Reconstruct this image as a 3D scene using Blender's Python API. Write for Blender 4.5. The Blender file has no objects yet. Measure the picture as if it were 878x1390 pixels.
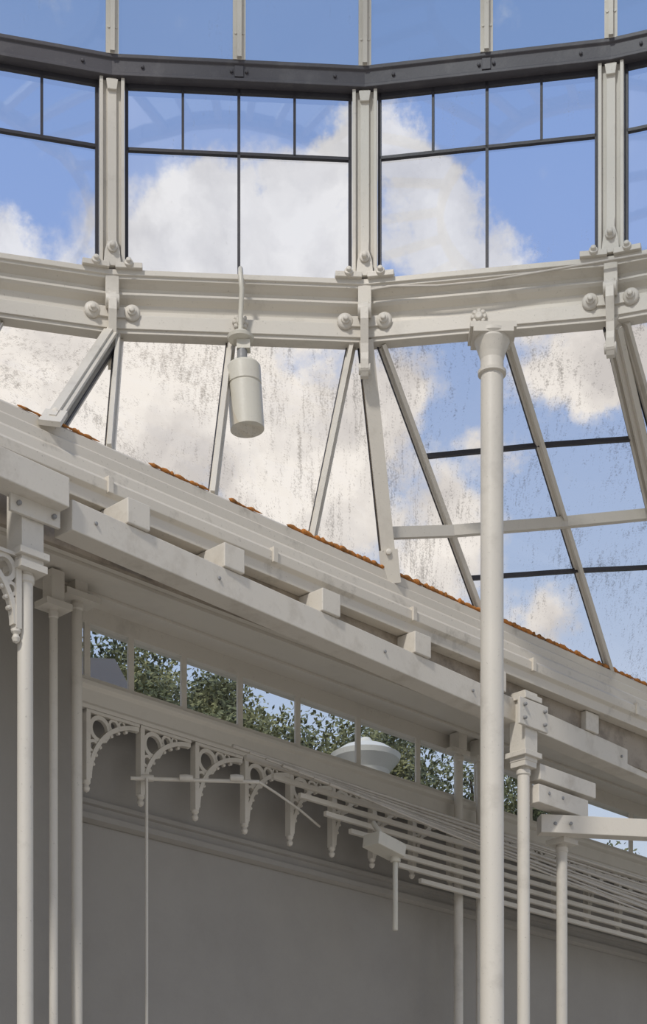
import bpy, math, random
from mathutils import Vector, noise
random.seed(4)
EYE=1.6
R2=math.sqrt(0.5)
sc=bpy.context.scene
sc.view_settings.view_transform='Standard'
sc.view_settings.look='None'

# ------------------------------------------------------------------ materials
def newmat(name):
    m=bpy.data.materials.new(name); m.use_nodes=True
    nt=m.node_tree; nt.nodes.clear()
    out=nt.nodes.new('ShaderNodeOutputMaterial')
    return m,nt,out
def N(nt,t,**kw):
    n=nt.nodes.new(t)
    for k,v in kw.items(): setattr(n,k,v)
    return n
def paint(name,col,dirt=(0.12,0.09,0.06),amt=0.5,rough=0.5,scale=3.0,streak=False,bump=0.12,lo=0.52,hi=0.78):
    m,nt,out=newmat(name); L=nt.links.new
    b=N(nt,'ShaderNodeBsdfPrincipled'); b.inputs['Roughness'].default_value=rough
    g=N(nt,'ShaderNodeNewGeometry')
    mp=N(nt,'ShaderNodeMapping'); mp.inputs['Scale'].default_value=(1,1,0.25 if streak else 1)
    L(g.outputs['Position'],mp.inputs['Vector'])
    n1=N(nt,'ShaderNodeTexNoise'); n1.inputs['Scale'].default_value=scale; n1.inputs['Detail'].default_value=9; n1.inputs['Roughness'].default_value=0.68
    n2=N(nt,'ShaderNodeTexNoise'); n2.inputs['Scale'].default_value=60; n2.inputs['Detail'].default_value=5
    L(mp.outputs[0],n1.inputs['Vector']); L(g.outputs['Position'],n2.inputs['Vector'])
    r=N(nt,'ShaderNodeMapRange'); r.inputs[1].default_value=lo; r.inputs[2].default_value=hi; r.inputs[4].default_value=amt
    L(n1.outputs[0],r.inputs[0])
    sp=N(nt,'ShaderNodeMapRange'); sp.inputs[1].default_value=0.66; sp.inputs[2].default_value=0.74; sp.inputs[4].default_value=amt*0.8
    L(n2.outputs[0],sp.inputs[0])
    mx=N(nt,'ShaderNodeMath',operation='MAXIMUM'); L(r.outputs[0],mx.inputs[0]); L(sp.outputs[0],mx.inputs[1])
    mix=N(nt,'ShaderNodeMix',data_type='RGBA'); mix.inputs[6].default_value=(*col,1); mix.inputs[7].default_value=(*dirt,1)
    L(mx.outputs[0],mix.inputs[0]); L(mix.outputs[2],b.inputs['Base Color'])
    bp=N(nt,'ShaderNodeBump'); bp.inputs['Strength'].default_value=bump; bp.inputs['Distance'].default_value=0.01
    L(n2.outputs[0],bp.inputs['Height']); L(bp.outputs[0],b.inputs['Normal'])
    L(b.outputs[0],out.inputs[0]); return m
def glassmat(name,tint,dirtcol,lo,hi,maxd,scale=3,veil=0.0,refl=.05,zs=.12):
    m,nt,out=newmat(name); L=nt.links.new
    tr=N(nt,'ShaderNodeBsdfTransparent'); tr.inputs[0].default_value=(*tint,1)
    gl=N(nt,'ShaderNodeBsdfGlossy'); gl.inputs['Roughness'].default_value=0.02
    m1=N(nt,'ShaderNodeMixShader'); m1.inputs[0].default_value=refl
    L(tr.outputs[0],m1.inputs[1]); L(gl.outputs[0],m1.inputs[2])
    df=N(nt,'ShaderNodeBsdfDiffuse'); df.inputs[0].default_value=(*dirtcol,1)
    g=N(nt,'ShaderNodeNewGeometry')
    mp=N(nt,'ShaderNodeMapping'); mp.inputs['Scale'].default_value=(1,.3,zs)
    L(g.outputs['Position'],mp.inputs[0])
    n1=N(nt,'ShaderNodeTexNoise'); n1.inputs['Scale'].default_value=scale*10; n1.inputs['Detail'].default_value=6; n1.inputs['Roughness'].default_value=0.7
    L(mp.outputs[0],n1.inputs[0])
    n3=N(nt,'ShaderNodeTexNoise'); n3.inputs['Scale'].default_value=75; n3.inputs['Detail'].default_value=3; n3.inputs['Roughness'].default_value=0.6
    L(g.outputs['Position'],n3.inputs[0])
    n2=N(nt,'ShaderNodeTexNoise'); n2.inputs['Scale'].default_value=scale*.6; n2.inputs['Detail'].default_value=3
    L(g.outputs['Position'],n2.inputs[0])
    av_=N(nt,'ShaderNodeMath',operation='MULTIPLY_ADD'); av_.inputs[1].default_value=.42; L(n3.outputs[0],av_.inputs[0])
    hf=N(nt,'ShaderNodeMath',operation='MULTIPLY'); hf.inputs[1].default_value=.58; L(n1.outputs[0],hf.inputs[0]); L(hf.outputs[0],av_.inputs[2])
    ad=N(nt,'ShaderNodeMath',operation='MULTIPLY_ADD'); ad.inputs[1].default_value=0.35
    L(n2.outputs[0],ad.inputs[0]); L(av_.outputs[0],ad.inputs[2])
    r=N(nt,'ShaderNodeMapRange'); r.inputs[1].default_value=lo; r.inputs[2].default_value=hi; r.inputs[3].default_value=veil; r.inputs[4].default_value=maxd
    L(ad.outputs[0],r.inputs[0])
    m2=N(nt,'ShaderNodeMixShader'); L(r.outputs[0],m2.inputs[0]); L(m1.outputs[0],m2.inputs[1]); L(df.outputs[0],m2.inputs[2])
    L(m2.outputs[0],out.inputs[0]); return m

CREAM=paint('cream_paint',(0.61,0.57,0.50),amt=0.4,lo=.55,hi=.85)
CREAMD=paint('weathered_cream_paint',(0.60,0.55,0.47),dirt=(0.10,0.08,0.055),amt=0.6,scale=4,lo=.57,hi=.78,bump=.06)
TIMBER=paint('painted_timber',(0.63,0.585,0.51),dirt=(0.25,0.2,0.14),amt=0.45,scale=4)
STAIN=paint('stained_board',(0.32,0.27,0.21),dirt=(0.07,0.05,0.035),amt=0.8,scale=4,lo=.45,hi=.7)
SOFF=paint('soffit_paint',(0.62,0.58,0.51),amt=0.15,scale=2)
WALL=paint('wall_render',(0.31,0.29,0.26),dirt=(0.24,0.222,0.20),amt=0.5,scale=1.2,rough=.85,lo=.4,hi=.7)
LEAD=paint('dark_lead',(0.075,0.07,0.078),dirt=(0.2,0.19,0.19),amt=0.4,rough=.55,scale=6)
BAR=paint('dark_glazing_bar',(0.03,0.028,0.035),dirt=(0.1,.09,.08),amt=.4,rough=.5)
MOSS=paint('orange_rust_moss',(0.50,0.19,0.04),dirt=(0.10,0.06,0.02),amt=0.8,scale=14,rough=.9,lo=.45,hi=.65)
LAMPM=paint('lamp_enamel',(0.60,0.57,0.49),amt=.15,rough=.4)
LAMPD=paint('lamp_grey',(0.25,0.25,0.25),amt=.2,rough=.4)
CABLE=paint('cable_sheath',(0.5,0.46,0.40),amt=.4)
STONE=paint('floor_stone',(0.45,0.41,0.35),amt=.4,scale=2,rough=.8)
SLATE=paint('slate',(0.07,0.065,0.065),amt=.4,scale=6,rough=.8)
BRICK=paint('render_outside',(0.45,0.42,0.38),amt=.3)
WHITE=paint('white_paint',(0.62,0.61,0.57),amt=.3)
BARK=paint('bark',(0.12,0.09,0.06),amt=.6,rough=.9)
GRASS=paint('grass',(0.09,0.14,0.04),amt=.6,rough=.95,scale=1)
GUP=glassmat('window_glass',(0.94,0.96,1.0),(0.45,0.43,0.40),0.80,1.0,0.45,2.0,0.02,.18)
GSK=glassmat('dirty_roof_glass',(1.0,0.965,0.92),(0.17,0.14,0.11),0.70,0.86,0.62,3.0,0.03,.04,.10)
GDM=glassmat('dome_glass',(0.74,0.80,0.83),(0.35,0.35,0.35),0.78,1.0,0.4,2.0,0.08)
GCL=glassmat('clerestory_glass',(0.93,0.95,0.95),(0.35,0.34,0.3),0.8,1.0,0.3,2.0,0.05)
def leafmat():
    m,nt,out=newmat('leaf'); L=nt.links.new
    b=N(nt,'ShaderNodeBsdfPrincipled'); b.inputs['Roughness'].default_value=.6
    g=N(nt,'ShaderNodeNewGeometry'); n=N(nt,'ShaderNodeTexNoise'); n.inputs['Scale'].default_value=1.6; n.inputs['Detail'].default_value=6
    L(g.outputs['Position'],n.inputs[0])
    c=N(nt,'ShaderNodeValToRGB'); c.color_ramp.elements[0].position=.35; c.color_ramp.elements[0].color=(0.04,0.06,0.025,1)
    c.color_ramp.elements[1].position=.66; c.color_ramp.elements[1].color=(0.25,0.25,0.11,1)
    L(n.outputs[0],c.inputs[0]); L(c.outputs[0],b.inputs['Base Color']); L(b.outputs[0],out.inputs[0]); return m
LEAF=leafmat()

# ------------------------------------------------------------------ mesh builder
def V(*a): return Vector(a)
def W(u,v,z): return Vector(((u-v)*R2,(u+v)*R2,z))     # aisle frame: u along the aisle, v across it
UD=Vector((R2,R2,0)); VD=Vector((-R2,R2,0)); ZD=Vector((0,0,1))
class MB:
    def __init__(s,name,*mats):
        s.name=name; s.mats=mats; s.v=[]; s.f=[]; s.m=[]; s.sm=[]
    def add(s,vs,fs,m=0,sm=False):
        o=len(s.v); s.v+=[Vector(p) for p in vs]
        for f in fs: s.f.append([i+o for i in f]); s.m.append(m); s.sm.append(sm)
    def obox(s,c,a,b,d,m=0):
        c=Vector(c); p=[]
        for k in (-1,1):
            for j in (-1,1):
                for i in (-1,1): p.append(c+a*i+b*j+d*k)
        s.add(p,[(0,2,3,1),(4,5,7,6),(0,1,5,4),(2,6,7,3),(0,4,6,2),(1,3,7,5)],m)
    def beam(s,p0,p1,w,h,m=0,up=(0,0,1)):
        p0=Vector(p0);p1=Vector(p1); d=(p1-p0); l=d.length; d.normalize()
        sd=d.cross(Vector(up)).normalized(); u=sd.cross(d)
        s.obox((p0+p1)/2,d*(l/2),sd*(w/2),u*(h/2),m)
    def abox(s,x0,x1,y0,y1,z0,z1,m=0):
        s.obox(((x0+x1)/2,(y0+y1)/2,(z0+z1)/2),V((x1-x0)/2,0,0),V(0,(y1-y0)/2,0),V(0,0,(z1-z0)/2),m)
    def wbox(s,u0,u1,v0,v1,z0,z1,m=0):
        s.obox(W((u0+u1)/2,(v0+v1)/2,(z0+z1)/2),UD*((u1-u0)/2),VD*((v1-v0)/2),ZD*((z1-z0)/2),m)
    def tube(s,path,r,n=10,m=0):
        path=[Vector(p) for p in path]; rs=r if isinstance(r,(list,tuple)) else [r]*len(path)
        vs=[];pr=None
        for i,p in enumerate(path):
            d=(path[min(i+1,len(path)-1)]-path[max(i-1,0)]).normalized()
            ref=V(0,0,1) if abs(d.z)<.9 else V(1,0,0)
            if pr is None: a=d.cross(ref).normalized()
            else: a=(pr-d*pr.dot(d)).normalized()
            pr=a; b=d.cross(a)
            for k in range(n):
                t=2*math.pi*k/n; vs.append(p+(a*math.cos(t)+b*math.sin(t))*rs[i])
        fs=[]
        for i in range(len(path)-1):
            for k in range(n):
                fs.append((i*n+k,i*n+(k+1)%n,(i+1)*n+(k+1)%n,(i+1)*n+k))
        s.add(vs,fs,m,True)
        s.add(vs[:n],[tuple(range(n-1,-1,-1))],m); s.add(vs[-n:],[tuple(range(n))],m)
    def lathe(s,prof,o,axis=(0,0,1),n=28,m=0):
        o=Vector(o); ax=Vector(axis).normalized(); ref=V(1,0,0) if abs(ax.x)<.9 else V(0,0,1)
        a=ax.cross(ref).normalized(); b=ax.cross(a); vs=[]
        for r,z in prof:
            for k in range(n):
                t=2*math.pi*k/n; vs.append(o+ax*z+(a*math.cos(t)+b*math.sin(t))*r)
        for i in range(len(prof)-1):
            fs=[(i*n+k,i*n+(k+1)%n,(i+1)*n+(k+1)%n,(i+1)*n+k) for k in range(n)]
            s.add(vs[i*n:(i+2)*n],[tuple(q-i*n for q in f) for f in fs],m,True)
        s.add(vs[:n],[tuple(range(n-1,-1,-1))],m); s.add(vs[-n:],[tuple(range(n))],m)
    def poly(s,pts,th,m=0):
        n=len(pts); vs=[p-th/2 for p in pts]+[p+th/2 for p in pts]
        s.add(vs,[tuple(range(n-1,-1,-1)),tuple(range(n,2*n))]+[(i,(i+1)%n,n+(i+1)%n,n+i) for i in range(n)],m)
    def arc(s,o,a,b,th,ra,rb,w,a0,a1,n=20,m=0):
        vs=[]
        for i in range(n+1):
            t=math.radians(a0+(a1-a0)*i/n)
            for q in (-w/2,w/2):
                p=o+a*((ra+q)*math.cos(t))+b*((rb+q)*math.sin(t))
                vs+= [p-th/2,p+th/2]
        fs=[]
        for i in range(n):
            k=4*i; 
            fs+=[(k,k+4,k+5,k+1),(k+2,k+3,k+7,k+6),(k,k+2,k+6,k+4),(k+1,k+5,k+7,k+3)]
        fs+=[(0,1,3,2),(4*n,4*n+2,4*n+3,4*n+1)]
        s.add(vs,fs,m)
    def sweep(s,prof,rings,m=0,mf=None):
        n=len(prof); vs=[f(p) for f in rings for p in prof]; 
        for i in range(len(rings)-1):
            for k in range(n):
                q=(k+1)%n
                s.add([vs[i*n+k],vs[i*n+q],vs[(i+1)*n+q],vs[(i+1)*n+k]],[(0,1,2,3)],mf(k) if mf else m)
        s.add(vs[:n],[tuple(range(n-1,-1,-1))],m); s.add(vs[-n:],[tuple(range(n))],m)
    def done(s,bevel=0,parent=None,objname=None):
        me=bpy.data.meshes.new(s.name); me.from_pydata([(p.x,p.y,p.z+EYE) for p in s.v],[],s.f)
        for mt in s.mats: me.materials.append(mt)
        me.polygons.foreach_set('material_index',s.m); me.polygons.foreach_set('use_smooth',s.sm); me.update()
        ob=bpy.data.objects.new(objname or s.name,me); sc.collection.objects.link(ob)
        if bevel:
            md=ob.modifiers.new('bevel','BEVEL'); md.width=bevel; md.segments=2; md.limit_method='ANGLE'; md.angle_limit=math.radians(50)
            import bmesh
            bm=bmesh.new(); bm.from_mesh(me); bmesh.ops.remove_doubles(bm,verts=bm.verts,dist=1e-5); bmesh.ops.recalc_face_normals(bm,faces=bm.faces); bm.to_mesh(me); bm.free()
        if parent: ob.parent=parent
        return ob

# ------------------------------------------------------------------ rotunda ring
RV=[(-4.40,10.60),(-3.03,11.47),(-1.421,11.885),(0.28,12.0),(1.908,11.74),(3.50,11.22),(4.9,10.4)]
RVv=[Vector((x,y,0)) for x,y in RV]
def chord_n(i):
    d=(RVv[i+1]-RVv[i]).normalized(); return Vector((d.y,-d.x,0))
def miter(i):
    if i==0: return chord_n(0)
    if i==len(RV)-1: return chord_n(i-1)
    a=chord_n(i-1)+chord_n(i); a.normalize(); return a/ a.dot(chord_n(i))
def vdir(i): return miter(i).normalized()
def rp(i,f,d,z):
    return RVv[i].lerp(RVv[i+1],f)+chord_n(i)*d+ZD*z
def ringsweep(mb,prof,m=0):
    rings=[(lambda p,i=i: RVv[i]+miter(i)*p[0]+ZD*p[1]) for i in range(len(RV))]
    mb.sweep(prof,rings,m)
rb=MB('ring_beam',CREAM)
ringsweep(rb,[(-.10,6.675),(.0,6.675),(.0,6.70),(.015,6.70),(.015,6.79),(.0,6.80),(-.05,6.805),(-.075,6.83),(-.08,6.87),(-.07,6.905),
              (-.03,6.93),(-.015,6.945),(-.015,6.96),(-.035,6.965),(-.05,6.98),(-.045,7.0),(-.01,7.02),(.02,7.03),(.02,7.045),(.035,7.05),(.035,7.085),(-.10,7.085)])
ringsweep(rb,[(-.12,7.085),(-.01,7.085),(-.01,7.11),(-.12,7.11)])
for i in range(1,6):
    vd=vdir(i); tg=Vector((-vd.y,vd.x,0)); base=RVv[i]
    for sg in (-1,1):
        n=chord_n(i) if sg>0 else chord_n(i-1); t=(RVv[i+1]-RVv[i]).normalized() if sg>0 else (RVv[i-1]-RVv[i]).normalized()
        c=base+t*.135+n*.015+ZD*6.80
        rb.lathe([(.055,0),(.055,.015),(.045,.025),(.03,.028),(.03,.045),(.018,.048),(.018,.065),(.008,.068)],c,n,20)
        c2=base+t*.05+n*.02+ZD*6.80
        rb.obox(c2,t*.07,n*.012,ZD*.035)
        f=base+t*.115+n*.035+ZD*7.10
        rb.obox(f,t*.09,n*.03,ZD*.018)
        rb.lathe([(.03,0),(.03,.02),(.018,.022),(.018,.04),(.006,.045)],f+n*.02+ZD*.01,n+ZD*.4,12)
    rb.obox(base+vd*.0+ZD*6.98,tg*.045,vd*.03,ZD*.11)
    def q(d,z): return base+vd*d+ZD*z
    pr=[(.0,6.93),(.05,6.93),(.09,6.90),(.12,6.84),(.125,6.77),(.10,6.70),(.075,6.63),(.07,6.57),(.085,6.52),(.08,6.46),(.05,6.42),(.01,6.42),(-.01,6.47),(.0,6.53),(.02,6.60),(.02,6.68)]
    rb.poly([q(a,b) for a,b in pr],tg*.055)
    rb.tube([q(.07,6.85)-tg*.045,q(.07,6.85)+tg*.045],.045,16)
    rb.tube([q(.045,6.47)-tg*.04,q(.045,6.47)+tg*.04],.035,16)
for i,f in ((1,.5),(2,.505),(3,.47),(4,.5)):
    c=rp(i,f,.015,6.765); n=chord_n(i); t=(RVv[i+1]-RVv[i]).normalized()
    rb.lathe([(.03,0),(.03,.03),(.018,.04)],c,n,16)
    for k in range(8):
        a=k*math.pi/4; rb.lathe([(.018,0),(.018,.018),(.008,.026)],c+(t*math.cos(a)+ZD*math.sin(a))*.038,n,10)
rb.done(.003)

for i in range(1,6):
    p=MB('window_pier',CREAM,BAR); vd=vdir(i); tg=Vector((-vd.y,vd.x,0)); b=RVv[i]
    p.obox(b-vd*.07+ZD*7.755,tg*.085,vd*.05,ZD*.634)
    p.obox(b-vd*.015+ZD*7.755,tg*.030,vd*.02,ZD*.634)
    for sg in(-1,1): p.obox(b-vd*.005+tg*.072*sg+ZD*7.755,tg*.012,vd*.02,ZD*.634)
    p.poly([b+vd*.03+tg*x+ZD*z for x,z in [(-.06,7.10),(.06,7.10),(.05,7.20),(.028,7.27),(.028,7.33),(-.028,7.33),(-.028,7.27),(-.05,7.20)]],vd*.045)
    p.lathe([(.035,0),(.035,.02),(.02,.022),(.02,.05),(.008,.055)],b+vd*.05+ZD*7.22,vd,14)
    p.poly([b+vd*.01+tg*x+ZD*z for x,z in [(-.03,8.30),(.03,8.30),(.04,8.37),(-.04,8.37)]],vd*.03)
    p.done(.003,objname='window_pier')

bd=MB('lead_eaves_band',LEAD)
ringsweep(bd,[(-.12,8.39),(.03,8.39),(.03,8.41),(.015,8.42),(.015,8.50),(.03,8.51),(.03,8.535),(-.12,8.535)])
for i in range(6):
    for f in (.12,.47,.53,.88):
        bd.lathe([(.012,0),(.012,.012),(.004,.016)],rp(i,f,.015,8.46),chord_n(i),8)
    t=(RVv[i+1]-RVv[i]).normalized(); bd.obox(rp(i,.5,.02,8.46),t*.03,chord_n(i)*.006,ZD*.038)
bd.done(.003)

for i in range(6):
    w=MB('window_%d'%(i+1),BAR,GUP); t=(RVv[i+1]-RVv[i]); Lw=t.length; n=chord_n(i); e=.095/Lw
    D=-.06
    def vb(f,z0,z1,wd): w.beam(rp(i,f,D,z0),rp(i,f,D,z1),wd,.03,0,up=n)
    def hb(z,f0,f1,wd): w.beam(rp(i,f0,D,z),rp(i,f1,D,z),.03,wd,0)
    vb(e,7.10,8.39,.022); vb(1-e,7.10,8.39,.022); vb(.5,7.10,8.39,.02)
    vb(.5+(.5-e)/2,7.95,8.39,.017); vb(.5-(.5-e)/2,7.95,8.39,.017)
    hb(7.95,e,1-e,.02); hb(8.375,e,1-e,.03); hb(7.118,e,1-e,.018)
    w.add([rp(i,e,D-.01,7.10),rp(i,1-e,D-.01,7.10),rp(i,1-e,D-.01,8.39),rp(i,e,D-.01,8.39)],[(0,1,2,3)],1)
    w.done()

# dome over the whole rotunda
C0=Vector((0.25,1.7,0)); RR=10.25
def domep(base,k):
    ang=k*math.radians(80); d=(C0-base); d.z=0; l=d.length; d.normalize()
    return base+d*(l*.97*(1-math.cos(ang)))*1.0+ZD*(8.535+5.4*math.sin(ang))
dm=MB('dome_roof',CREAM,GDM)
pts=[]
for i in range(6):
    pts+= [RVv[i],RVv[i].lerp(RVv[i+1],.5)]
pts.append(RVv[6])
a0=math.atan2(RVv[6].y-C0.y,RVv[6].x-C0.x); a1=math.atan2(RVv[0].y-C0.y,RVv[0].x-C0.x)
nb=40
back=[C0+V(math.cos(a0-(2*math.pi-(a1-a0))*q/nb),math.sin(a0-(2*math.pi-(a1-a0))*q/nb),0)*RR for q in range(1,nb)]
K=14
allr=[(b,True) for b in pts]+[(b,False) for b in back]
for j,(b,front) in enumerate(allr):
    d=(C0-b).normalized(); tg=Vector((-d.y,d.x,0))
    for k in range(K):
        if j%2 and k>8: continue
        p0=domep(b,k/K); p1=domep(b,(k+1)/K)
        dm.beam(p0,p1,.085,.07,0,up=d if k<K-4 else ZD)
        if front: dm.beam(p0+d*.04,p1+d*.04,.03,.05,0,up=d)
    if front:
        for k in range(0,4):
            for sg in(-1,1):
                p=domep(b,(k+.3)/K); dm.lathe([(.01,0),(.01,.01)],p+d*.04+tg*.025*sg,d,8)
    if j<len(pts)-1:
        b2=pts[j+1]
        for k in range(K):
            dm.add([domep(b,k/K),domep(b2,k/K),domep(b2,(k+1)/K),domep(b,(k+1)/K)],[(0,1,2,3)],1,True)
lp_=[b for b,_ in allr]
for kk,ww in ((0,.14),(9/K,.10),(1.0,.16)):
    for a,b in zip(lp_,lp_[1:]+lp_[:1]):
        if kk==0 and (a in pts and b in pts): continue
        dm.beam(domep(a,kk),domep(b,kk),.08,ww)
dm.done()

# ------------------------------------------------------------------ sloping roof glazing below the ring
GV,GZ=8.49,5.31
bars=[ (0,.3,3.4,0),(0,.75,4.2,0),(1,.0,4.9,1),(1,.55,5.6,0),(2,.0,6.25,1),(2,.025,6.66,0),(2,.47,7.49,0),(2,.95,8.38,0),
 (3,.0,9.15,1),(3,.07,10.16,0),(3,.58,11.78,0),(4,.0,13.1,1),(4,.05,13.7,0),(4,.5,15.3,0),(5,.0,17.0,1)]
sk=MB('sloping_glass_roof',CREAM,GSK,BAR)
def bt(j,t,off=0):
    i,f,u,_=bars[j]; a=rp(i,f,-.05,6.68); b=W(u,GV,GZ); return a.lerp(b,t)+V(0,-off,0)
for j,(i,f,u,mn) in enumerate(bars):
    a,b=bt(j,0),bt(j,1)
    d=(b-a).normalized(); dirn=V(0,-1,0)
    if mn:
        sk.beam(a,b+d*.06,.04,.15,0,up=dirn); sk.beam(a+V(0,-.07,0),b+V(0,-.07,0),.095,.02,0,up=dirn); sk.beam(a+V(0,.05,0),b+V(0,.05,0),.10,.03,0,up=dirn)
        e=b-d*.12; sk.beam(e+V(0,-.08,.0),e+d*.22+V(0,-.08,0),.13,.03,0,up=dirn)
        sk.lathe([(.02,0),(.02,.015),(.008,.02)],e+d*.02+V(0,-.095,0),V(0,-1,0),10)
    else:
        sk.beam(a,b,.028,.07,0,up=dirn); sk.beam(a+V(0,.03,0),b+V(0,.03,0),.058,.02,0,up=dirn)
    for sg in ((-1,1) if mn else (-1,)):
        x=.052 if mn else .034
        sk.beam(a+V(x*sg,.03,0),b+V(x*sg,.03,0),.008,.02,2,up=dirn)
    if j<len(bars)-1:
        M=6
        for k in range(M):
            o=V(0,.045,0)
            sk.add([bt(j,k/M)+o,bt(j+1,k/M)+o,bt(j+1,(k+1)/M)+o,bt(j,(k+1)/M)+o],[(0,1,2,3)],1)
for seq,w,h,m,o in (([(8,.828),(9,.68),(10,.519),(11,.43),(13,.3)],.05,.075,0,.03),([(9,.387),(10,.286),(11,.24),(13,.18)],.03,.03,2,-.03),([(9,.85),(10,.657),(11,.56),(13,.42)],.03,.03,2,-.03)):
    for (a,ta),(b,tb) in zip(seq,seq[1:]): sk.beam(bt(a,ta,o),bt(b,tb,o),w,h,m)
sk.done()

# ------------------------------------------------------------------ gutter
U0,U1=3.0,19.0
gt=MB('roof_gutter',CREAMD,STAIN)
prof=[(8.68,5.31),(8.47,5.31),(8.45,5.29),(8.45,5.23),(8.42,5.21),(8.42,5.15),(8.39,5.12),(8.38,5.06),(8.35,5.03),(8.35,4.97),(8.38,4.95),(8.38,4.88),(8.68,4.88)]
gt.sweep(prof,[(lambda p,u=u: W(u,p[0],p[1])) for u in (U0,U1)])
gt.wbox(U0,U1,8.475,8.51,4.60,4.88,1)
for k in range(12):
    u=5.2+k*1.35; gt.wbox(u-.02,u+.02,8.335,8.40,4.96,5.06)
gt.done(.004)
ms=MB('moss_edge',MOSS); u=4.5
while u<U1-2:
    l=random.uniform(.03,.12); h=random.uniform(.005,.014)*(1.0 if u<8 else 1.5)
    if noise.noise(Vector((u*2.3,0,0)))>(-.05 if u<8 else -.35):
        c=W(u,8.462+random.uniform(-.004,.004),5.31+h*.3)
        ms.lathe([(.002,-l/2),(h*.8,-l/4),(h,0),(h*.7,l/4),(.002,l/2)],c,UD,7)
    u+=l*.5
ms.done()

# ------------------------------------------------------------------ timber beam with packer blocks
def av(u): return 8.22+(u-5.9)*.055
tb=MB('timber_beam',TIMBER,LAMPD)
joints=[6.12,10.62]
tb.beam(W(joints[0],av(joints[0]),4.635),W(10.50,av(10.5),4.635),.16,.175)
tb.beam(W(10.72,av(10.72),4.635),W(17,av(17),4.635),.16,.175)
tb.beam(W(3.0,av(3.0)-.05,4.72),W(6.06,av(6.0)-.05,4.72),.16,.17)
for u in (5.3,6.62,7.42,8.33,9.3,10.2,11.45,12.5,13.5,14.5,15.5):
    a=av(u); tb.obox(W(u,a+.075,4.80),UD*.085,VD*.175,ZD*.075)
for u in (6.3,7.3,8.9,9.9,11.9):
    n=-VD; tb.lathe([(.012,0),(.012,.012)],W(u,av(u)-.08,4.64),n,8,1)
tb.done(.006)

cl=MB('ceiling',SOFF)
cl.wbox(U0,U1,8.51,9.75,4.88,4.93)
for v,w,h in ((8.78,.06,.07),(9.10,.03,.025),(9.42,.03,.02)): cl.wbox(U0,U1,v-w,v+w,4.88-h,4.88)
cl.done(.003)

cs=MB('window_7',CREAM,GCL,SOFF)
cs.wbox(7.30,U1,9.60,9.70,4.765,4.88,0)
cs.wbox(7.30,U1,9.60,9.70,4.36,4.405,0)
mu=[7.34,7.72,8.2,8.74,9.33,9.99,10.69,11.43,12.15,12.9,13.65,14.4,15.2,16,16.8]
for u in mu: cs.wbox(u-.025,u+.025,9.60,9.62,4.4,4.77,0)
cs.add([W(7.3,9.65,4.4),W(U1,9.65,4.4),W(U1,9.65,4.77),W(7.3,9.65,4.77)],[(0,1,2,3)],1)
cs.done(.002)
fs=MB('fascia_board',SOFF)
fs.sweep([(9.70,4.36),(9.55,4.36),(9.55,4.33),(9.58,4.31),(9.58,4.22),(9.565,4.20),(9.565,4.175),(9.70,4.175)],[(lambda p,u=u: W(u,p[0],p[1])) for u in (7.22,U1)])
fs.done(.003)

wl=MB('wall_left',WALL)
wl.wbox(7.22,U1,9.78,9.98,-1.6,4.36)
wl.wbox(U0,7.22,9.60,9.98,-1.6,4.88)
wl.done()
tr=MB('trim_1',WALL)
tr.sweep([(9.78,3.63),(9.74,3.63),(9.74,3.60),(9.76,3.59),(9.76,3.54),(9.73,3.53),(9.73,3.49),(9.765,3.47),(9.78,3.47)],[(lambda p,u=u: W(u,p[0],p[1])) for u in (7.22,U1)])
tr.done()

# openwork spandrel brackets: leg + pierced arch
def bracket(o,a,L=.46,H=.46):
    b=MB('spandrel_bracket',CREAM); c_=Vector((-a.y,a.x,0)); th=c_*.045; k_=H/.46
    def P(x,y): return o+a*x+ZD*y
    b.obox(P(.018,-H/2-.01),a*.018,c_*.028,ZD*(H/2+.01))
    b.obox(P(L/2,-.010),a*(L/2),c_*.03,ZD*.010)
    b.arc(P(L,-H),-a,ZD,th,L-.035,H-.035,.030,0,90,26)
    for x_,y_,r_,w_ in ((.125,-.11,.078,.028),(.245,-.06,.038,.019),(.07,-.235,.036,.019),(.315,-.038,.022,.013),(.055,-.315,.022,.013)):
        b.arc(P(x_*k_,y_*k_),a,ZD,th*.7,r_*k_,r_*k_,w_,0,360,24)
    for t in range(15,85,10):
        c=P(L,-H)-a*((L-.06)*math.cos(math.radians(t)))+ZD*((H-.06)*math.sin(math.radians(t)))
        b.lathe([(.0,-.02),(.013,-.012),(.013,.012),(.0,.02)],c,c_,8)
    b.lathe([(.0,-.03),(.018,-.02),(.025,0),(.016,.02),(.028,.035),(.028,.05)],P(.02,-H-.07),ZD,14)
    b.lathe([(.0,-.02),(.015,-.012),(.02,0),(.015,.015),(.02,.03)],P(L-.01,-.04),ZD,12)
    b.done()
us=[7.31,7.78,8.28,8.76,9.22,9.67,10.12]
while us[-1]<15: us.append(us[-1]+.47)
for u in us: bracket(W(u,9.60,4.172),UD)
bracket(W(5.84,8.27,4.345),-UD,.40,.40)

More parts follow.
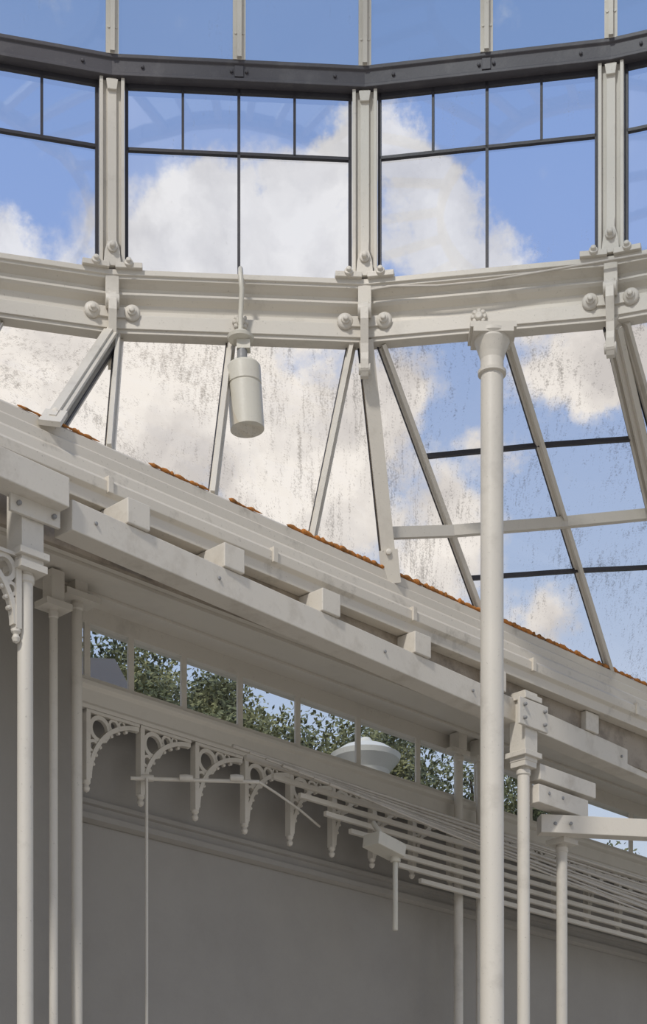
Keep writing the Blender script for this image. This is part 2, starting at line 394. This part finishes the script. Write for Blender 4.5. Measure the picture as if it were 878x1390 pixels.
# ------------------------------------------------------------------ columns and posts
def column(name,x,y,r,ztop,cap=True,n=24):
    c=MB(name,CREAM); zb=-1.6
    H=ztop-zb
    pr=[(r*1.9,0),(r*1.9,.06),(r*1.5,.1),(r*1.5,.3),(r*1.15,.36),(r*1.08,.4)]
    if cap: pr+= [(r*.96,H-.30),(r*1.2,H-.295),(r*1.22,H-.275),(r*1.0,H-.265),(r*.98,H-.20),(r*1.1,H-.165),(r*1.35,H-.11),(r*1.5,H-.08),(r*1.5,H-.065),(r*1.65,H-.05),(r*1.65,H-.03)]
    else: pr+= [(r*.97,H-.10),(r*1.15,H-.09),(r*1.15,H-.06),(r,H-.05),(r,H-.03)]
    c.lathe(pr,V(x,y,zb),ZD,n)
    if cap: c.obox(V(x,y,ztop-.018),V(r*1.95,0,0),V(0,r*1.5,0),ZD*.018); c.obox(V(x,y,ztop-.05),V(r*1.7,0,0),V(0,r*1.5,0),ZD*.014)
    return c
c=column('iron_column',1.13,11.86,.079,6.675); c.done()
def post(x,y,r,zt,capw=.12,capd=.12,pack=0):
    c=column('slender_post',x,y,r,zt,False,16); c.obox(V(x,y,zt-.02),UD*capw,VD*capd,ZD*.02)
    if pack: c.obox(V(x,y,zt+pack/2),UD*.05,VD*.05,ZD*(pack/2))
    c.done(objname='slender_post')
post(-1.69,10.02,.046,4.30,.09,.09)
post(-1.74,11.40,.028,4.66,.10,.07,.2)
post(-1.62,11.62,.036,4.80,.14,.08,.08)
post(1.11,14.545,.038,4.74,.11,.035,.13)
post(1.294,14.73,.024,4.74,.06,.035,.13)
post(1.51,13.35,.048,4.25,.07,.07)
post(1.86,13.80,.044,3.79,.09,.09)

def head(x,y,zt):
    h=MB('beam_connector',CREAM,LAMPD)
    h.obox(V(x,y,zt-.26),UD*.075,VD*.075,ZD*.26)
    for z in (zt-.47,zt-.05): h.obox(V(x,y,z),UD*.10,VD*.10,ZD*.02)
    h.obox(V(x,y,zt-.18)-VD*.09,UD*.17,VD*.012,ZD*.10)
    for a in (-.12,.12):
        for z in (zt-.13,zt-.23): h.lathe([(.014,0),(.014,.02),(.006,.03)],V(x,y,z)-VD*.10+UD*a,-VD,8,1)
    h.done(.004)
head(-1.69,10.02,4.82)
head(1.51,13.35,4.77)

sb=MB('bracing_beam',TIMBER,LAMPD)
sb.beam(V(1.60,13.42,4.20),V(2.10,13.92,4.20),.11,.12)
sb.beam(V(1.58,13.40,4.03),V(2.02,13.84,4.03),.13,.14)
sb.beam(V(1.66,13.62,3.86),V(4.2,14.05,3.86),.12,.14)
for x in (1.78,1.9): sb.lathe([(.014,0),(.014,.02)],V(x,13.59,3.86),V(0,-1,0),8,1)
for x,y in ((1.7,13.46),(1.82,13.58)): sb.lathe([(.014,0),(.014,.03)],V(x,y,4.05),-VD,8,1)
sb.done(.005)

# ------------------------------------------------------------------ pendant lamp
lp=MB('pendant_lamp',LAMPM,LAMPD)
lc=rp(2,.505,.10,0); x,y=lc.x,lc.y
lp.tube([V(x,y+.05,7.06),V(x,y-.02,7.07),V(x,y-.04,7.03),V(x+.01,y-.03,6.93),V(x+.005,y-.01,6.85),V(x,y,6.76),V(x,y,6.66)],.017,10)
lp.lathe([(.05,0),(.085,.01),(.09,.03),(.06,.045),(.05,.06)],V(x,y,6.595),ZD,24)
lp.obox(V(x+.02,y,6.565),V(.045,0,0),V(0,.035,0),ZD*.03)
lp.lathe([(.02,0),(.035,.0),(.035,.10)],V(x+.01,y,6.46),ZD,14,1)
ax=V(-.06,0.0,1).normalized(); b=V(x+.045,y,6.005)
lp.lathe([(.095,0),(.114,.0),(.114,.285),(.108,.29),(.108,.297),(.114,.302),(.114,.415),(.104,.43),(.03,.435)],b,ax,32)
lp.lathe([(.03,0),(.03,.06)],b+ax*.43,ax,14,1)
lp.done()

cb=MB('ring_cable',CABLE); path=[]
for i,f,d,z in ((3,.03,.05,7.0),(3,.12,.05,7.01),(3,.3,.05,6.985),(3,.5,.05,6.985),(3,.7,.05,7.01),(3,.9,.06,7.03),(4,.1,.06,7.04),(4,.4,.05,7.03),(4,.9,.05,7.0)):
    path.append(rp(i,f,d,z))
cb.tube(path,.009,8); cb.done()

# ------------------------------------------------------------------ aisle rods and cables
cbn=MB('cable_bundle',CABLE)
def sagline(p0,p1,s,r,m=0):
    pth=[]
    for k in range(21):
        t=k/20; pth.append(p0.lerp(p1,t)-ZD*(s*4*t*(1-t)))
    cbn.tube(pth,r,6,m)
for k in range(9):
    z0=4.06-.014*k; z1=4.0-.075*k
    sagline(W(8.3+.15*k,9.20-.01*k,z0),W(16.5,9.17-.04*k,z1),.02+.01*(k%3),.009+.005*(k%3==0))
cbn.done()
rl=MB('shelf_rail',SOFF)
for k in range(8):
    t=k/7
    rl.wbox(8.5+2.0*t,18,9.27+.13*t,9.30+.13*t,4.03-.50*t,4.065-.50*t)
rl.done()
trd=MB('tie_rod',CREAM)
trd.tube([V(-1.22,12.2,3.78),V(-1.22,12.2,3.7),V(-1.22,12.2,-1.6)],.011,8)
trd.tube([V(-1.33,12.2,3.78),V(-.45,12.35,3.80)],.014,8)
for xx in (-1.22,-.95,-.6): trd.lathe([(.0,-.05),(.022,-.045),(.026,0),(.022,.045),(.0,.05)],V(xx,12.23,3.79),V(1,.15,0),10)
trd.tube([V(-.45,12.35,3.80),V(-.34,12.6,3.80),V(-.18,13.0,3.80),V(-.03,13.45,3.80)],.009,8)
trd.done()
fl=MB('floodlight',LAMPM,LAMPD)
c=W(9.75,9.10,3.62)
fl.obox(c,(UD*.95+ZD*-.15).normalized()*.15,(VD).normalized()*.085,(ZD+UD*.15).normalized()*.05)
fl.tube([c+UD*.12,c+UD*.12-ZD*.10],.04,12); fl.tube([c+UD*.12-ZD*.05,c+UD*.12-ZD*.62],.020,12)
fl.tube([c+ZD*.05,c+ZD*.2+VD*.12],.02,8)
fl.done(.006)

f=MB('floor',STONE); f.abox(-14,14,-12,22,-1.75,-1.6); f.done()
g=MB('garden_ground',GRASS); g.abox(-60,60,22,90,-1.9,-1.7); g.done()
def tree(x,y,top,r,seed,nl=15000):
    random.seed(seed)
    t=MB('tree',BARK,LEAF); base=V(x,y,-1.7); ht=top-r*1.2
    t.tube([base,V(x+.1,y,ht*.4),V(x-.1,y,ht*.8),V(x,y,ht+r*.3)],[.35,.28,.2,.08],10)
    blobs=[]
    for k in range(34):
        th=random.uniform(0,6.28); ph=random.uniform(-.6,1.2); rr=r*random.uniform(.45,.85)
        c=V(x+rr*math.cos(th)*math.cos(ph),y+rr*math.sin(th)*math.cos(ph),top-r*1.15+rr*math.sin(ph)*1.1)
        blobs.append((c,r*random.uniform(.16,.34)))
        st=V(x,y,ht*random.uniform(.45,.95)); t.tube([st,st.lerp(c,.5)+V(0,0,.15),c],[.09,.05,.02],6)
    vs=[];fs=[]
    for k in range(nl):
        c,br=random.choice(blobs); d=Vector((random.gauss(0,1),random.gauss(0,1),random.gauss(0,1))).normalized()
        p=c+d*br*(random.random()**.5); s=random.uniform(.02,.045)
        a=Vector((random.gauss(0,1),random.gauss(0,1),random.gauss(0,1))).normalized(); b=a.orthogonal().normalized()
        o=len(vs); vs+=[p-a*s*1.3,p-b*s*.75,p+a*s*1.3,p+b*s*.75]; fs.append((o,o+1,o+2,o+3))
    t.add(vs,fs,1); t.done(objname='tree')
tree(-2.6,27,11.0,2.6,1,45000); tree(.2,28.5,10.6,2.6,2,32000); tree(2.6,27.5,9.2,2.4,3,28000); tree(-6.5,30,10.5,3,5,12000); tree(6.6,30,8.2,2.4,6,20000)
sr=MB('neighbouring_building',BRICK,SLATE)
sr.abox(-6.0,-2.25,19.5,23,-1.7,7.0)
sr.add([V(-6.2,19.3,6.95),V(-2.1,19.3,6.95),V(-2.5,21.2,8.0),V(-6.2,21.2,8.2),V(-2.1,23.2,6.95),V(-6.2,23.2,6.95)],[(0,1,2,3),(1,4,2),(4,5,3,2),(0,3,5)],1)
sr.done()
ob=MB('outbuilding',BRICK,SLATE)
ob.abox(-.6,3.2,21,24,-1.7,5.2); ob.add([V(-.8,20.8,5.2),V(3.4,20.8,5.2),V(3.4,22.5,5.9),V(-.8,22.5,5.9),V(3.4,24.2,5.2),V(-.8,24.2,5.2)],[(0,1,2,3),(3,2,4,5),(0,3,5),(1,4,2)],1); ob.done()
rv=MB('roof_ventilator',WHITE)
rv.lathe([(.22,0),(.22,1.1),(.30,1.15),(.30,1.2),(.24,1.24),(.30,1.36),(.42,1.50),(.44,1.56),(.40,1.58),(.28,1.66),(.12,1.70),(.06,1.78)],V(.52,21.9,5.5),ZD,28)
rv.done()

# ------------------------------------------------------------------ world sky with clouds
wd=bpy.data.worlds.new('sky'); sc.world=wd; wd.use_nodes=True
nt=wd.node_tree; nt.nodes.clear(); L=nt.links.new
out=N(nt,'ShaderNodeOutputWorld'); bg=N(nt,'ShaderNodeBackground'); L(bg.outputs[0],out.inputs[0])
tc=N(nt,'ShaderNodeTexCoord')
sep=N(nt,'ShaderNodeSeparateXYZ'); L(tc.outputs['Generated'],sep.inputs[0])
ramp=N(nt,'ShaderNodeValToRGB'); cr=ramp.color_ramp
cr.elements[0].position=0.0; cr.elements[0].color=(0.35,0.36,0.36,1)
cr.elements[1].position=1.0; cr.elements[1].color=(0.20,0.33,0.60,1)
for p,c in ((0.25,(0.62,0.70,0.84,1)),(0.38,(0.42,0.54,0.78,1)),(0.52,(0.285,0.41,0.73,1)),(0.6,(0.24,0.37,0.69,1))):
    e=cr.elements.new(p); e.color=c
L(sep.outputs[2],ramp.inputs[0])
nw=N(nt,'ShaderNodeTexNoise'); nw.inputs['Scale'].default_value=14; nw.inputs['Detail'].default_value=8; nw.inputs['Roughness'].default_value=.62
L(tc.outputs['Generated'],nw.inputs[0])
vm=N(nt,'ShaderNodeVectorMath',operation='SUBTRACT'); vm.inputs[1].default_value=(.5,.5,.5); L(nw.outputs[1],vm.inputs[0])
vs_=N(nt,'ShaderNodeVectorMath',operation='SCALE'); vs_.inputs['Scale'].default_value=.075; L(vm.outputs[0],vs_.inputs[0])
va=N(nt,'ShaderNodeVectorMath',operation='ADD'); L(tc.outputs['Generated'],va.inputs[0]); L(vs_.outputs[0],va.inputs[1])
# cumulus cells: azimuth tangent, elevation tangent, angular radius
cells=[(-.072,.628,.032),(-.02,.635,.03),(-.105,.600,.035),(-.055,.602,.035),(-.015,.605,.03),(.0,.655,.018),(.012,.68,.014),(.033,.682,.020),(.045,.655,.020),(.055,.63,.022),(.075,.612,.020),(.09,.597,.018),(.105,.582,.018),(.015,.60,.02),
 (-.165,.555,.035),(-.18,.53,.03),(-.14,.53,.035),(-.09,.54,.045),(-.02,.53,.045),(-.06,.50,.045),(-.01,.485,.04),(.005,.455,.03),(-.10,.49,.03),(.05,.53,.026),(.035,.51,.02),(.06,.462,.026),(.13,.545,.026),(.165,.55,.024),(.185,.54,.02),(.15,.525,.02),(.07,.42,.03),(.125,.40,.022),(.09,.49,.014),(-.17,.60,.016)]
prev=None
for a,b,r in cells:
    d=Vector((a,1,b)).normalized()
    ds=N(nt,'ShaderNodeVectorMath',operation='DISTANCE'); ds.inputs[1].default_value=d; L(va.outputs[0],ds.inputs[0])
    mr=N(nt,'ShaderNodeMapRange'); mr.inputs[1].default_value=0; mr.inputs[2].default_value=r*1.3; mr.inputs[3].default_value=1; mr.inputs[4].default_value=0
    L(ds.outputs['Value'],mr.inputs[0])
    if prev is None: prev=mr.outputs[0]
    else:
        ad=N(nt,'ShaderNodeMath',operation='ADD'); L(prev,ad.inputs[0]); L(mr.outputs[0],ad.inputs[1]); prev=ad.outputs[0]
nf=N(nt,'ShaderNodeTexNoise'); nf.inputs['Scale'].default_value=30; nf.inputs['Detail'].default_value=10; nf.inputs['Roughness'].default_value=.65
L(tc.outputs['Generated'],nf.inputs[0])
m1=N(nt,'ShaderNodeMath',operation='MULTIPLY_ADD'); m1.inputs[1].default_value=1.6; L(nf.outputs[0],m1.inputs[0]); 
sub=N(nt,'ShaderNodeMath',operation='SUBTRACT'); L(prev,sub.inputs[0]); sub.inputs[1].default_value=.85; L(sub.outputs[0],m1.inputs[2])
cm=N(nt,'ShaderNodeMapRange',interpolation_type='SMOOTHSTEP'); cm.inputs[1].default_value=.10; cm.inputs[2].default_value=.80; L(m1.outputs[0],cm.inputs[0])
ng=N(nt,'ShaderNodeTexNoise'); ng.inputs['Scale'].default_value=2.5; ng.inputs['Detail'].default_value=8
L(tc.outputs['Generated'],ng.inputs[0])
gm=N(nt,'ShaderNodeMapRange',interpolation_type='SMOOTHSTEP'); gm.inputs[1].default_value=.45; gm.inputs[2].default_value=.65; L(ng.outputs[0],gm.inputs[0])
bk=N(nt,'ShaderNodeMapRange'); bk.inputs[1].default_value=.65; bk.inputs[2].default_value=.3; L(sep.outputs[1],bk.inputs[0])
gb=N(nt,'ShaderNodeMath',operation='MULTIPLY'); L(gm.outputs[0],gb.inputs[0]); L(bk.outputs[0],gb.inputs[1])
mxn=N(nt,'ShaderNodeMath',operation='MAXIMUM'); L(cm.outputs[0],mxn.inputs[0]); L(gb.outputs[0],mxn.inputs[1])
nc=N(nt,'ShaderNodeTexNoise'); nc.inputs['Scale'].default_value=18; nc.inputs['Detail'].default_value=5; L(va.outputs[0],nc.inputs[0])
cc=N(nt,'ShaderNodeValToRGB'); cc.color_ramp.elements[0].position=.36; cc.color_ramp.elements[0].color=(.64,.62,.62,1); cc.color_ramp.elements[1].position=.60; cc.color_ramp.elements[1].color=(.96,.93,.90,1)
L(nc.outputs[0],cc.inputs[0])
mix=N(nt,'ShaderNodeMix',data_type='RGBA'); L(mxn.outputs[0],mix.inputs[0]); L(ramp.outputs[0],mix.inputs[6]); L(cc.outputs[0],mix.inputs[7])
L(mix.outputs[2],bg.inputs[0]); bg.inputs[1].default_value=1.0

sun=bpy.data.lights.new('sun','SUN'); sun.energy=2.6; sun.angle=math.radians(5); sun.color=(1,.96,.90)
so=bpy.data.objects.new('sun',sun); sc.collection.objects.link(so)
so.rotation_euler=Vector((.35,.75,-.75)).to_track_quat('-Z','Y').to_euler()

cam=bpy.data.cameras.new('camera'); co=bpy.data.objects.new('camera',cam); sc.collection.objects.link(co)
co.location=(0,0,EYE); co.rotation_euler=(math.radians(90),0,0)
cam.sensor_fit='AUTO'; cam.sensor_width=36; cam.lens=2400/1390*36; cam.shift_y=(1800-695)/1390
cam.clip_end=300
sc.camera=co
